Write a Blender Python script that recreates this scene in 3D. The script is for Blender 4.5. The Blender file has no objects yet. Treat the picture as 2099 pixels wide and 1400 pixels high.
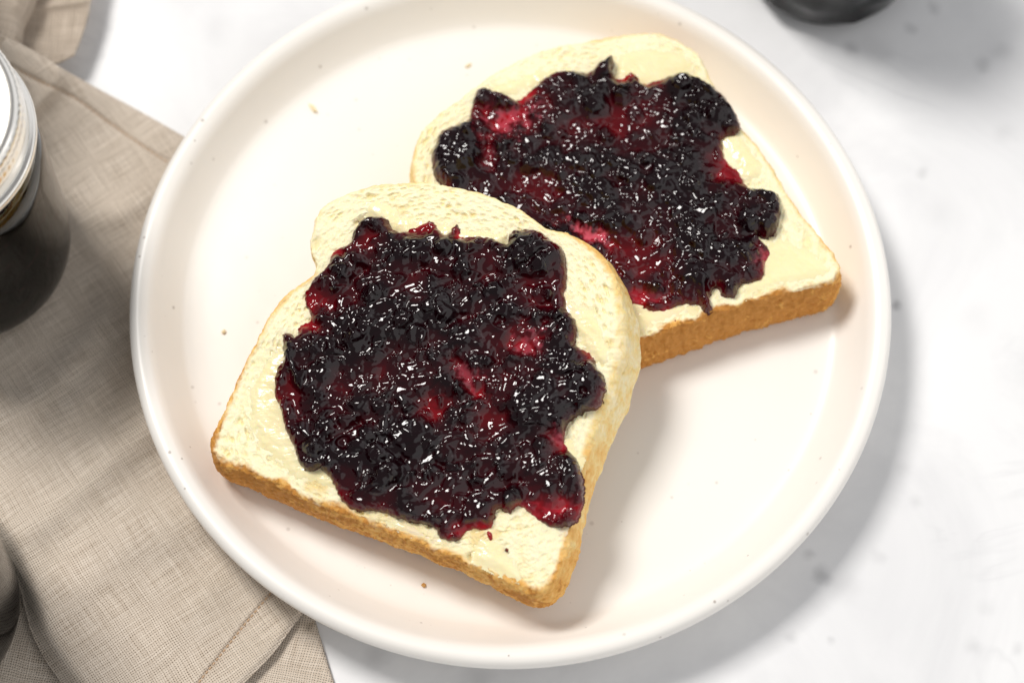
import bpy, math, random
import numpy as np
from mathutils import Vector, Matrix

# ------------------------------------------------------------------ camera
RES = (2099.0, 1400.0)
FPX = 5500.0
TILT = math.radians(22.46)
DIST = 0.7692
RIM_Z = 0.022
TGT = np.array([0.00053, -0.01427, RIM_Z])
SN, CS = math.sin(TILT), math.cos(TILT)
CAM = TGT + DIST * np.array([0, -SN, CS])
sc = bpy.context.scene
cam_d = bpy.data.cameras.new("camera")
cam = bpy.data.objects.new("camera", cam_d)
sc.collection.objects.link(cam)
cam.location = CAM
cam.rotation_euler = (TILT, 0, 0)
cam_d.sensor_width = 36
cam_d.lens = FPX / RES[0] * 36
cam_d.clip_start = 0.01
cam_d.clip_end = 50
cam_d.dof.use_dof = True
cam_d.dof.focus_distance = 0.752
cam_d.dof.aperture_fstop = 6.3
sc.camera = cam

# ------------------------------------------------------------------ light
w = bpy.data.worlds.new("World")
sc.world = w
w.use_nodes = True
bg = w.node_tree.nodes["Background"]
bg.inputs[0].default_value = (0.98, 0.985, 1.0, 1)
bg.inputs[1].default_value = 0.27

def area(name, size, sizey, power, color, direction, dist, target=(0, 0, 0.02)):
    d = bpy.data.lights.new(name, 'AREA')
    d.shape = 'RECTANGLE'
    d.size = size
    d.size_y = sizey
    d.energy = power
    d.color = color
    o = bpy.data.objects.new(name, d)
    sc.collection.objects.link(o)
    v = Vector(direction).normalized()
    o.location = Vector(target) + v * dist
    o.rotation_euler = v.to_track_quat('Z', 'Y').to_euler()
    return o

EL = math.radians(60)
AZ = math.radians(140)          # the key comes from the far left
KEY_DIR = (math.cos(AZ) * math.cos(EL), math.sin(AZ) * math.cos(EL), math.sin(EL))
area("key_light", 0.72, 0.72, 64, (1.0, 0.97, 0.93), KEY_DIR, 2.7)
area("fill_light", 3.2, 2.4, 18, (1.0, 0.99, 0.98), (0.75, -0.55, 0.65), 1.9)
area("back_fill", 2.4, 1.6, 8, (0.97, 0.98, 1.0), (0.75, 0.65, 0.60), 1.9)

sc.view_settings.view_transform = 'Standard'
sc.view_settings.look = 'None'
sc.view_settings.exposure = 0.0
sc.view_settings.gamma = 1.0
sc.cycles.use_denoising = True
sc.cycles.max_bounces = 8
sc.cycles.caustics_reflective = False
sc.cycles.caustics_refractive = False

# ------------------------------------------------------------------ helpers
def px(u, v, p0=(0, 0, 0), n=(0, 0, 1)):
    """photo pixel(s) -> point(s) on the plane through p0 with normal n"""
    u = np.asarray(u, float); v = np.asarray(v, float)
    dx = (u - RES[0] / 2) / FPX
    dy = -(v - RES[1] / 2) / FPX
    R = np.array([1, 0, 0.]); U = np.array([0, CS, SN]); F = np.array([0, SN, -CS])
    d = dx[..., None] * R + dy[..., None] * U + F
    p0 = np.asarray(p0, float); n = np.asarray(n, float)
    t = ((p0 - CAM) @ n) / (d @ n)
    return CAM + d * t[..., None]

_rng = np.random.default_rng(7)
_perm = _rng.permutation(256)
_perm = np.concatenate([_perm, _perm, _perm])
_g = _rng.normal(size=(256, 3)); _g /= np.linalg.norm(_g, axis=1)[:, None]

def perlin(P, seed=0):
    P = P + seed * 17.31
    i = np.floor(P).astype(np.int64); f = P - i; i &= 255
    u = f * f * f * (f * (f * 6 - 15) + 10)
    out = 0
    for dx in (0, 1):
        wx = u[:, 0] if dx else 1 - u[:, 0]
        hx = _perm[i[:, 0] + dx]
        for dy in (0, 1):
            wy = u[:, 1] if dy else 1 - u[:, 1]
            hy = _perm[hx + i[:, 1] + dy]
            for dz in (0, 1):
                wz = u[:, 2] if dz else 1 - u[:, 2]
                h = _perm[hy + i[:, 2] + dz]
                g = _g[h]
                out = out + wx * wy * wz * (g[:, 0] * (f[:, 0] - dx) + g[:, 1] * (f[:, 1] - dy) + g[:, 2] * (f[:, 2] - dz))
    return out * 1.5

def fbm(P, freq, octv=4, seed=0, gain=0.5):
    s = 0; a = 1.0; t = 0
    for k in range(octv):
        s = s + a * perlin(P * freq, seed + k * 3.7); t += a
        a *= gain; freq *= 2.03
    return s / t

def worley(x, y, freq, seed=0):
    """2-D cellular noise: F1, F2 and a random value of the nearest cell"""
    x = x * freq + seed * 13.7; y = y * freq - seed * 7.1
    ix = np.floor(x).astype(np.int64); iy = np.floor(y).astype(np.int64)
    f1 = np.full(x.shape, 9.0); f2 = np.full(x.shape, 9.0); rid = np.zeros(x.shape)
    for dx in (-1, 0, 1):
        for dy in (-1, 0, 1):
            cx = ix + dx; cy = iy + dy
            h = _perm[(_perm[cx & 255] + cy) & 255]
            h2 = _perm[h + 57]; h3 = _perm[h + 131]
            d = np.hypot(cx + h / 255.0 - x, cy + h2 / 255.0 - y)
            near = d < f1
            f2 = np.where(near, f1, np.minimum(f2, d))
            rid = np.where(near, h3 / 255.0, rid)
            f1 = np.where(near, d, f1)
    return f1, f2, rid

def smooth(a, b, x):
    t = np.clip((x - a) / (b - a), 0, 1)
    return t * t * (3 - 2 * t)

def catmull(P, per=12, closed=True):
    P = np.asarray(P, float); n = len(P); out = []
    rng = range(n) if closed else range(n - 1)
    for i in rng:
        if closed:
            a, b, c, d = P[i - 1], P[i], P[(i + 1) % n], P[(i + 2) % n]
        else:
            a, b, c, d = P[max(i - 1, 0)], P[i], P[i + 1], P[min(i + 2, n - 1)]
        for k in range(per):
            t = k / per
            out.append(0.5 * (2 * b + (c - a) * t + (2 * a - 5 * b + 4 * c - d) * t * t + (3 * b - a - 3 * c + d) * t ** 3))
    if not closed: out.append(P[-1])
    return np.array(out)

def resample(P, n, closed=True):
    Q = np.vstack([P, P[:1]]) if closed else P
    s = np.concatenate([[0], np.cumsum(np.hypot(*np.diff(Q[:, :2], axis=0).T))])
    t = np.linspace(0, s[-1], n, endpoint=not closed)
    return np.stack([np.interp(t, s, Q[:, k]) for k in range(Q.shape[1])], 1)

def mesh_obj(name, verts, faces, mat=None, parent=None, attrs=None, smooth_=True, uv=None):
    me = bpy.data.meshes.new(name)
    verts = np.asarray(verts, np.float32)
    if isinstance(faces, np.ndarray) and faces.ndim == 2:
        nf, k = faces.shape
        me.vertices.add(len(verts)); me.vertices.foreach_set("co", verts.ravel())
        me.loops.add(nf * k); me.loops.foreach_set("vertex_index", faces.astype(np.int32).ravel())
        me.polygons.add(nf)
        me.polygons.foreach_set("loop_start", np.arange(0, nf * k, k, dtype=np.int32))
        me.polygons.foreach_set("loop_total", np.full(nf, k, dtype=np.int32))
        me.update(calc_edges=True)
    else:
        me.from_pydata([tuple(v) for v in verts], [], [tuple(f) for f in faces]); me.update()
    if smooth_:
        me.polygons.foreach_set("use_smooth", np.ones(len(me.polygons), bool))
    for k, a in (attrs or {}).items():
        at = me.attributes.new(k, 'FLOAT', 'POINT')
        at.data.foreach_set("value", np.asarray(a, np.float32))
    if uv is not None:
        ul = me.uv_layers.new(name="UVMap")
        li = np.zeros(len(me.loops), np.int32); me.loops.foreach_get("vertex_index", li)
        ul.data.foreach_set("uv", np.asarray(uv, np.float32)[li].ravel())
    me.validate()
    o = bpy.data.objects.new(name, me)
    sc.collection.objects.link(o)
    if mat: me.materials.append(mat)
    if parent: o.parent = parent
    return o

def grid_faces(nu, nv, closed_u=False, closed_v=False, off=0):
    a = np.arange(nu * nv).reshape(nu, nv)
    if closed_u: a = np.vstack([a, a[:1]])
    if closed_v: a = np.hstack([a, a[:, :1]])
    return np.stack([a[:-1, :-1], a[1:, :-1], a[1:, 1:], a[:-1, 1:]], -1).reshape(-1, 4) + off

def empty(name, loc, label, cat, group=None):
    o = bpy.data.objects.new(name, None)
    sc.collection.objects.link(o)
    o.location = loc
    o.empty_display_size = 0.01
    o["label"] = label; o["category"] = cat
    if group: o["group"] = group
    return o

def reparent(o, p):
    """keep world-space mesh coordinates while parenting to an Empty that is moved"""
    o.parent = p
    o.matrix_parent_inverse = Matrix.Translation(-Vector(p.location))

def lathe(name, prof, seg, mat, parent=None, rmod=None, cap=False):
    """prof: list of (r, z); rmod(theta, r, z) -> r"""
    prof = np.array(prof, float)
    th = np.linspace(0, 2 * math.pi, seg, endpoint=False)
    T, R = np.meshgrid(th, prof[:, 0], indexing='ij'); _, Z = np.meshgrid(th, prof[:, 1], indexing='ij')
    if rmod is not None: R = rmod(T, R, Z)
    V = np.stack([R * np.cos(T), R * np.sin(T), Z], -1).reshape(-1, 3)
    F = grid_faces(seg, len(prof), closed_u=True)
    return mesh_obj(name, V, F, mat, parent)

# ------------------------------------------------------------------ material helpers
class NT:
    def __init__(s, name):
        s.m = bpy.data.materials.new(name); s.m.use_nodes = True
        s.t = s.m.node_tree; s.b = s.t.nodes["Principled BSDF"]
    def n(s, kind, **kw):
        nd = s.t.nodes.new(kind)
        for k, v in kw.items():
            if k.startswith('i_'):
                nd.inputs[int(k[2:])].default_value = v
            else: setattr(nd, k, v)
        return nd
    def l(s, a, b): s.t.links.new(a, b)
    def val(s, v):
        return v
    def math(s, op, a, b=None, c=None):
        nd = s.n('ShaderNodeMath', operation=op)
        for i, x in enumerate((a, b, c)):
            if x is None: continue
            if isinstance(x, (int, float)): nd.inputs[i].default_value = x
            else: s.l(x, nd.inputs[i])
        return nd.outputs[0]
    def mix(s, f, a, b):
        nd = s.n('ShaderNodeMix', data_type='RGBA')
        for i, x in ((0, f), (6, a), (7, b)):
            if isinstance(x, (int, float)): nd.inputs[i].default_value = x
            elif isinstance(x, tuple): nd.inputs[i].default_value = x if len(x) == 4 else (*x, 1)
            else: s.l(x, nd.inputs[i])
        return nd.outputs[2]
    def ramp(s, f, stops):
        nd = s.n('ShaderNodeValToRGB'); cr = nd.color_ramp
        while len(cr.elements) < len(stops): cr.elements.new(0.5)
        for e, (p, c) in zip(cr.elements, stops):
            e.position = p; e.color = (*c, 1) if len(c) == 3 else c
        s.l(f, nd.inputs[0]); return nd.outputs[0]
    def attr(s, name): return s.n('ShaderNodeAttribute', attribute_name=name).outputs['Fac']
    def obj(s): return s.n('ShaderNodeTexCoord').outputs['Object']
    def uv(s): return s.n('ShaderNodeTexCoord').outputs['UV']
    def mapping(s, vec, scale=(1, 1, 1), rot=(0, 0, 0), loc=(0, 0, 0)):
        nd = s.n('ShaderNodeMapping'); s.l(vec, nd.inputs[0])
        nd.inputs['Scale'].default_value = scale; nd.inputs['Rotation'].default_value = rot
        nd.inputs['Location'].default_value = loc
        return nd.outputs[0]
    def noise(s, vec, scale, detail=3, rough=0.5, dist=0.0):
        nd = s.n('ShaderNodeTexNoise'); s.l(vec, nd.inputs['Vector'])
        nd.inputs['Scale'].default_value = scale; nd.inputs['Detail'].default_value = detail
        nd.inputs['Roughness'].default_value = rough; nd.inputs['Distortion'].default_value = dist
        return nd.outputs[0]
    def voronoi(s, vec, scale, feature='F1'):
        nd = s.n('ShaderNodeTexVoronoi', feature=feature); s.l(vec, nd.inputs['Vector'])
        nd.inputs['Scale'].default_value = scale
        return nd
    def bump(s, h, dist, strength=1.0, prev=None):
        nd = s.n('ShaderNodeBump'); nd.inputs['Strength'].default_value = strength
        nd.inputs['Distance'].default_value = dist; s.l(h, nd.inputs['Height'])
        if prev is not None: s.l(prev, nd.inputs['Normal'])
        return nd.outputs[0]
    def set(s, **kw):
        for k, v in kw.items():
            k = k.replace('_', ' ')
            i = s.b.inputs[{'Base Color': 'Base Color'}.get(k, k)]
            if hasattr(v, 'links') or hasattr(v, 'is_linked'): s.l(v, i)
            elif isinstance(v, tuple) and len(v) == 3 and i.type == 'RGBA': i.default_value = (*v, 1)
            else: i.default_value = v

# ------------------------------------------------------------------ the marble top
def mat_marble():
    s = NT("marble"); o = s.obj()
    big = s.noise(o, 11.0, 5, 0.6, 1.2)
    cloud = s.ramp(big, [(0.36, (0.72, 0.72, 0.73)), (0.62, (0.82, 0.82, 0.825))])
    n2 = s.noise(s.mapping(o, scale=(1, 1.6, 1), rot=(0, 0, 0.7)), 14.0, 4, 0.55, 1.2)
    vein = s.math('ABSOLUTE', s.math('SUBTRACT', n2, 0.5))
    vein = s.ramp(vein, [(0.0, (1, 1, 1)), (0.035, (0, 0, 0))])
    gate = s.ramp(s.noise(o, 19.0, 2, 0.5), [(0.52, (0, 0, 0)), (0.66, (1, 1, 1))])
    vf = s.math('MULTIPLY', s.math('MULTIPLY', vein, gate), 0.20)
    col = s.mix(vf, cloud, (0.50, 0.50, 0.52))
    # the grey flecks of this slab
    spots = [(1838, 628, 9, .75), (1685, 1176, 15, .55), (1652, 1136, 9, .35), (1745, 104, 15, .45), (1866, 62, 12, .35),
             (1915, 18, 14, .4), (2015, 135, 14, .35), (2055, 108, 20, .22), (1895, 358, 12, .28), (2060, 275, 20, .16),
             (1624, 1300, 10, .25), (1700, 1312, 8, .25), (1995, 1325, 16, .2), (2085, 1332, 10, .2), (1878, 1025, 12, .18),
             (1853, 960, 12, .15), (770, 1345, 22, .3), (1730, 1200, 26, .2), (1800, 106, 30, .2), (440, 60, 30, .12),
             (980, 1398, 26, .3), (2000, 655, 30, .08), (1930, 440, 30, .10), (1800, 1140, 12, .2), (2020, 1240, 14, .12)]
    wob = s.noise(o, 160.0, 3, 0.6)
    wv = s.n('ShaderNodeVectorMath', operation='ADD'); s.l(o, wv.inputs[0])
    nc = s.n('ShaderNodeTexNoise'); s.l(o, nc.inputs['Vector']); nc.inputs['Scale'].default_value = 130
    sub = s.n('ShaderNodeVectorMath', operation='MULTIPLY_ADD')
    s.l(nc.outputs['Color'], sub.inputs[0]); sub.inputs[1].default_value = (0.005, 0.005, 0); sub.inputs[2].default_value = (-0.0025, -0.0025, 0)
    s.l(sub.outputs[0], wv.inputs[1])
    for (u, v, r, k) in spots:
        c = px(u, v); d = s.n('ShaderNodeVectorMath', operation='DISTANCE')
        s.l(wv.outputs[0], d.inputs[0]); d.inputs[1].default_value = tuple(c)
        mr = s.n('ShaderNodeMapRange', interpolation_type='SMOOTHSTEP')
        s.l(d.outputs['Value'], mr.inputs[0])
        mr.inputs[1].default_value = 0; mr.inputs[2].default_value = r * 1.9 / 7080
        mr.inputs[3].default_value = k; mr.inputs[4].default_value = 0
        col = s.mix(mr.outputs[0], col, (0.36, 0.36, 0.37))
    s.set(Base_Color=col, Roughness=0.32, Specular_IOR_Level=0.4)
    s.l(s.bump(wob, 0.00004), s.b.inputs['Normal'])
    return s.m

mb = mesh_obj("marble_tabletop", [(-1.2, -1.2, -0.02), (1.2, -1.2, -0.02), (1.2, 1.2, -0.02), (-1.2, 1.2, -0.02),
                                  (-1.2, -1.2, 0), (1.2, -1.2, 0), (1.2, 1.2, 0), (-1.2, 1.2, 0)],
              [(4, 5, 6, 7), (0, 3, 2, 1), (0, 1, 5, 4), (1, 2, 6, 5), (2, 3, 7, 6), (3, 0, 4, 7)], mat_marble(), smooth_=False)
mb["kind"] = "structure"
mb["label"] = "white marble tabletop with soft grey veins and flecks"

# ------------------------------------------------------------------ the plate
FLOOR = 0.0100
def mat_plate():
    s = NT("speckled_glaze"); o = s.obj()
    base = s.ramp(s.noise(o, 22, 3, 0.5), [(0.3, (0.86, 0.825, 0.772)), (0.7, (0.88, 0.848, 0.80))])
    def specks(scale, rad, thr, seed):
        v = s.voronoi(s.mapping(o, loc=(seed, seed * 2, 0)), scale)
        sep = s.n('ShaderNodeSeparateColor'); s.l(v.outputs['Color'], sep.inputs[0])
        r = s.math('MULTIPLY', sep.outputs[1], rad)
        inside = s.n('ShaderNodeMapRange'); s.l(v.outputs['Distance'], inside.inputs[0])
        s.l(r, inside.inputs[2]); s.l(s.math('MULTIPLY', r, 0.4), inside.inputs[1])
        inside.inputs[3].default_value = 1; inside.inputs[4].default_value = 0
        g = s.math('GREATER_THAN', sep.outputs[0], thr)
        return s.math('MULTIPLY', s.math('MULTIPLY', inside.outputs[0], g), s.math('ADD', s.math('MULTIPLY', sep.outputs[2], 0.65), 0.15))
    a = specks(210, 0.17, 0.36, 0.0)
    b = specks(110, 0.115, 0.22, 3.1)
    f = s.math('MINIMUM', s.math('ADD', a, b), 1.0)
    col = s.mix(f, base, (0.13, 0.07, 0.035))
    s.set(Base_Color=col, Roughness=0.34, Specular_IOR_Level=0.45)
    s.l(s.bump(s.noise(o, 90, 2, 0.4), 0.00010), s.b.inputs['Normal'])
    return s.m

prof = [(0.0, FLOOR), (0.03, FLOOR), (0.06, FLOOR), (0.083, FLOOR), (0.091, FLOOR + .0001), (0.0948, FLOOR + .0007), (0.0972, FLOOR + .0025),
        (0.0995, FLOOR + .0050), (0.1015, FLOOR + .0075), (0.1032, FLOOR + .0098), (0.1046, FLOOR + .01115), (0.1058, FLOOR + .01175),
        (0.1070, FLOOR + .0120), (0.1082, FLOOR + .01185), (0.1092, FLOOR + .0112), (0.1099, FLOOR + .0100), (0.1100, FLOOR + .0085), (0.1094, FLOOR + .0062),
        (0.1075, FLOOR + .0030), (0.1040, FLOOR - .0010), (0.099, FLOOR - .0040), (0.090, FLOOR - .0062), (0.078, FLOOR - .0072),
        (0.0745, FLOOR - .0080), (0.0735, 0.0002), (0.071, 0.0), (0.069, 0.0008), (0.066, 0.0025), (0.0, 0.0028)]
pc = catmull(np.array(prof), 4, closed=False)
def plate_mod(T, R, Z):
    return R * (1 + 0.0016 * np.sin(2 * T + 1.0) + 0.0010 * np.sin(3 * T + 2.2) + 0.0005 * np.sin(7 * T))
plate = lathe("plate", pc, 360, mat_plate(), rmod=plate_mod)
plate["label"] = "round cream stoneware plate with brown speckles holding both slices"
plate["category"] = "plate"

# ------------------------------------------------------------------ bread
SLOPE_E, SLOPE_P = 0.03, 0.20
THICK = 0.0185
ed = np.array([0.926, -0.378, 0]); pd = np.array([0.378, 0.926, 0])
nF = np.array([0, 0, 1.0]) - SLOPE_E * ed - SLOPE_P * pd; nF /= np.linalg.norm(nF)
A_F = px(440, 972, (0, 0, FLOOR)) + np.array([0, 0, 0.0003])          # where the near corner touches the plate
TOP_F = A_F + THICK * nF
nB = np.array([0, 0, 1.0]); TOP_B = np.array([0, 0, FLOOR + THICK + 0.0003])

class Frame:
    def __init__(s, p0, n):
        s.p0 = np.array(p0, float); s.n = np.array(n, float)
        x = np.array([1.0, 0, 0]) - n[0] * s.n; s.x = x / np.linalg.norm(x); s.y = np.cross(s.n, s.x)
        s.o = s.p0 - s.n * 0
    def from_px(s, P):
        P = np.asarray(P, float); W = px(P[:, 0], P[:, 1], s.p0, s.n) - s.o
        return np.stack([W @ s.x, W @ s.y], 1)
    def world(s, x, y, h):
        return s.o + x[:, None] * s.x + y[:, None] * s.y + h[:, None] * s.n
FF = Frame(TOP_F, nF); FB = Frame(TOP_B, nB)

# px x, px y, crust margin mm, brown, fillet mm, flare mm
OUT_F = [(431, 902, 1.2, .95, 1.6, .8), (447, 862, 1.0, .8, 1.3, .4), (474, 808, .9, .7, 1.2, .2), (503, 742, .9, .7, 1.2, .2), (533, 683, .9, .6, 1.2, .2), (563, 630, .9, .55, 1.2, .2),
         (592, 595, .9, .5, 1.2, .2), (630, 573, .8, .4, 1.2, .1), (646, 545, .5, .2, 1.2, .1), (634, 505, .4, .15, 1.2, .1), (641, 463, .4, .1, 1.2, .1), (660, 427, .4, .15, 1.2, .1),
         (705, 398, .5, .3, 1.2, .1), (765, 380, .5, .35, 1.2, .1), (830, 373, .5, .35, 1.2, .1), (900, 377, .4, .2, 1.2, .1), (962, 389, .4, .25, 1.2, .1), (1022, 409, .4, .3, 1.2, .1),
         (1082, 440, .5, .35, 1.2, .1), (1122, 467, .6, .4, 1.2, .1), (1160, 476, .8, .5, 1.6, .2), (1198, 492, 1.1, .55, 1.8, .4), (1236, 524, 1.3, .55, 2.0, .6), (1266, 572, 1.8, .5, 2.6, 1.0),
         (1284, 630, 2.8, .20, 4.0, 1.8), (1289, 690, 3.2, .10, 4.8, 2.4), (1279, 748, 3.2, .10, 5.0, 2.6), (1258, 812, 3.2, .14, 5.0, 2.6), (1236, 868, 3.0, .22, 4.6, 2.4), (1215, 930, 2.8, .32, 4.2, 2.0),
         (1193, 990, 2.4, .48, 3.6, 1.6), (1180, 1050, 2.0, .52, 3.0, 1.4), (1168, 1110, 1.8, .6, 2.6, 1.2), (1154, 1160, 1.8, .7, 2.4, 1.0), (1133, 1203, 2.0, .8, 2.6, 1.0), (1100, 1221, 2.4, .8, 2.6, 1.2),
         (1055, 1205, 2.2, .8, 2.2, 1.4), (990, 1174, 1.6, .75, 1.6, 1.2), (915, 1139, 1.2, .8, 1.4, 1.2), (840, 1108, 1.2, .8, 1.4, 1.4), (760, 1076, 1.2, .85, 1.6, 1.6), (690, 1049, 1.3, .9, 1.8, 1.8),
         (620, 1021, 1.6, .95, 2.0, 2.0), (560, 994, 2.0, 1, 2.2, 2.2), (508, 973, 1.8, 1, 2.2, 2.0), (464, 958, 1.6, 1, 2.2, 1.6), (436, 938, 1.5, 1, 2.0, 1.2)]
OUT_B = [(1722, 545, 1.0, .6, 1.4, .4), (1698, 503, .9, .55, 1.2, .2), (1662, 458, .8, .5, 1.2, .1), (1632, 422, .7, .4, 1.2, .1), (1606, 388, .6, .3, 1.2, .1), (1588, 348, .6, .3, 1.2, .1),
         (1560, 308, .5, .3, 1.2, .1), (1531, 270, .6, .35, 1.2, .1), (1506, 238, .6, .4, 1.2, .1), (1480, 200, .6, .4, 1.2, .1), (1458, 162, .5, .25, 1.2, .1), (1442, 128, .5, .2, 1.2, .1),
         (1418, 99, .5, .3, 1.2, .1), (1380, 78, .6, .45, 1.2, .1), (1338, 67, .6, .5, 1.2, .1), (1288, 68, .5, .3, 1.2, .1), (1236, 76, .6, .45, 1.2, .1), (1192, 86, .4, .15, 1.2, .1),
         (1140, 95, .4, .1, 1.2, .1), (1080, 116, .4, .1, 1.2, .1), (1028, 141, .4, .1, 1.2, .1), (990, 165, .4, .12, 1.2, .1), (958, 190, .4, .12, 1.2, .1), (934, 210, .4, .15, 1.2, .1), (900, 232, .5, .25, 1.4, .2),
         (868, 264, .6, .3, 1.6, .4), (850, 302, .7, .3, 1.8, .5), (846, 345, .7, .3, 1.8, .5), (852, 400, .7, .4, 1.6, .3), (866, 480, .8, .6, 1.4, .2), (882, 560, .8, .6, 1.4, .2),
         (900, 640, .8, .7, 1.4, .2), (918, 710, 1, .8, 1.4, .4), (935, 775, 1.2, .9, 1.6, .8), (965, 805, 1.4, 1, 1.8, 1.2), (1010, 803, 1.4, 1, 1.8, 1.6), (1100, 770, 1.2, 1, 1.5, 2.0),
         (1210, 732, 1.0, 1, 1.3, 2.2), (1318, 697, .9, 1, 1.3, 2.4), (1408, 662, .9, 1, 1.3, 2.4), (1471, 638, .9, 1, 1.3, 2.4), (1567, 611, .8, 1, 1.3, 2.2), (1640, 593, .8, 1, 1.3, 2.0), (1692, 582, 1.0, .95, 1.5, 1.6), (1716, 568, 1.1, .85, 1.5, 1.0)]

def poly_sd(x, y, P):
    """signed distance to a closed polygon, positive inside"""
    d = np.full(x.shape, 1e9); ins = np.zeros(x.shape, bool); n = len(P)
    for i in range(n):
        a = P[i]; b = P[(i + 1) % n]; e = b - a
        t = np.clip(((x - a[0]) * e[0] + (y - a[1]) * e[1]) / (e @ e + 1e-18), 0, 1)
        d = np.minimum(d, (x - a[0] - t * e[0]) ** 2 + (y - a[1] - t * e[1]) ** 2)
        c = (a[1] > y) != (b[1] > y)
        with np.errstate(divide='ignore', invalid='ignore'):
            xi = (b[0] - a[0]) * (y - a[1]) / (b[1] - a[1] + 1e-18) + a[0]
        ins ^= c & (x < xi)
    d = np.sqrt(d); return np.where(ins, d, -d)

_of = FF.from_px(np.array(OUT_F)[:, :2]); PRESS = FF.world(_of[:, 0], _of[:, 1], np.full(len(_of), -THICK))[:, :2]
def press(W):
    """the back slice is pressed down where the front slice lies on it"""
    z = A_F[2] - ((W[:, 0] - A_F[0]) * nF[0] + (W[:, 1] - A_F[1]) * nF[1]) / nF[2] - 0.0004
    z = z + 2.5 * np.maximum(0, -poly_sd(W[:, 0], W[:, 1], PRESS) - 0.0010)
    W = W.copy(); W[:, 2] = np.minimum(W[:, 2], np.maximum(z, FLOOR + 0.001)); return W

def mat_bread():
    s = NT("bread"); o = s.obj()
    cr = s.attr('crust'); br = s.attr('brown'); pit = s.attr('pit'); soak = s.attr('soak')
    fine = s.noise(o, 1500, 3, 0.6)
    med = s.noise(o, 260, 3, 0.55)
    crumb = s.mix(med, (0.95, 0.84, 0.50), (0.97, 0.91, 0.68))
    crumb = s.mix(pit, crumb, (0.80, 0.64, 0.27))
    crumb = s.mix(s.math('MULTIPLY', soak, 0.7), crumb, (0.78, 0.55, 0.17))
    m2 = s.noise(o, 260, 5, 0.68, 0.6)
    cm = s.math('ADD', br, s.math('MULTIPLY', s.math('SUBTRACT', m2, 0.47), 1.5))
    crust = s.ramp(cm, [(0.05, (0.91, 0.79, 0.50)), (0.32, (0.89, 0.69, 0.31)), (0.62, (0.84, 0.52, 0.17)), (0.90, (0.75, 0.39, 0.09)), (1.0, (0.55, 0.24, 0.045))])
    col = s.mix(cr, crumb, crust)
    s.set(Base_Color=col, Roughness=0.62, Specular_IOR_Level=0.3)
    s.b.inputs['Subsurface Weight'].default_value = 0.18
    s.b.inputs['Subsurface Radius'].default_value = (1.0, 0.55, 0.2)
    s.b.inputs['Subsurface Scale'].default_value = 0.0016
    b1 = s.bump(fine, 0.00022, 0.7)
    b2 = s.bump(m2, 0.00026, 0.8, b1)
    s.l(b2, s.b.inputs['Normal'])
    return s.m
M_BREAD = mat_bread()

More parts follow.
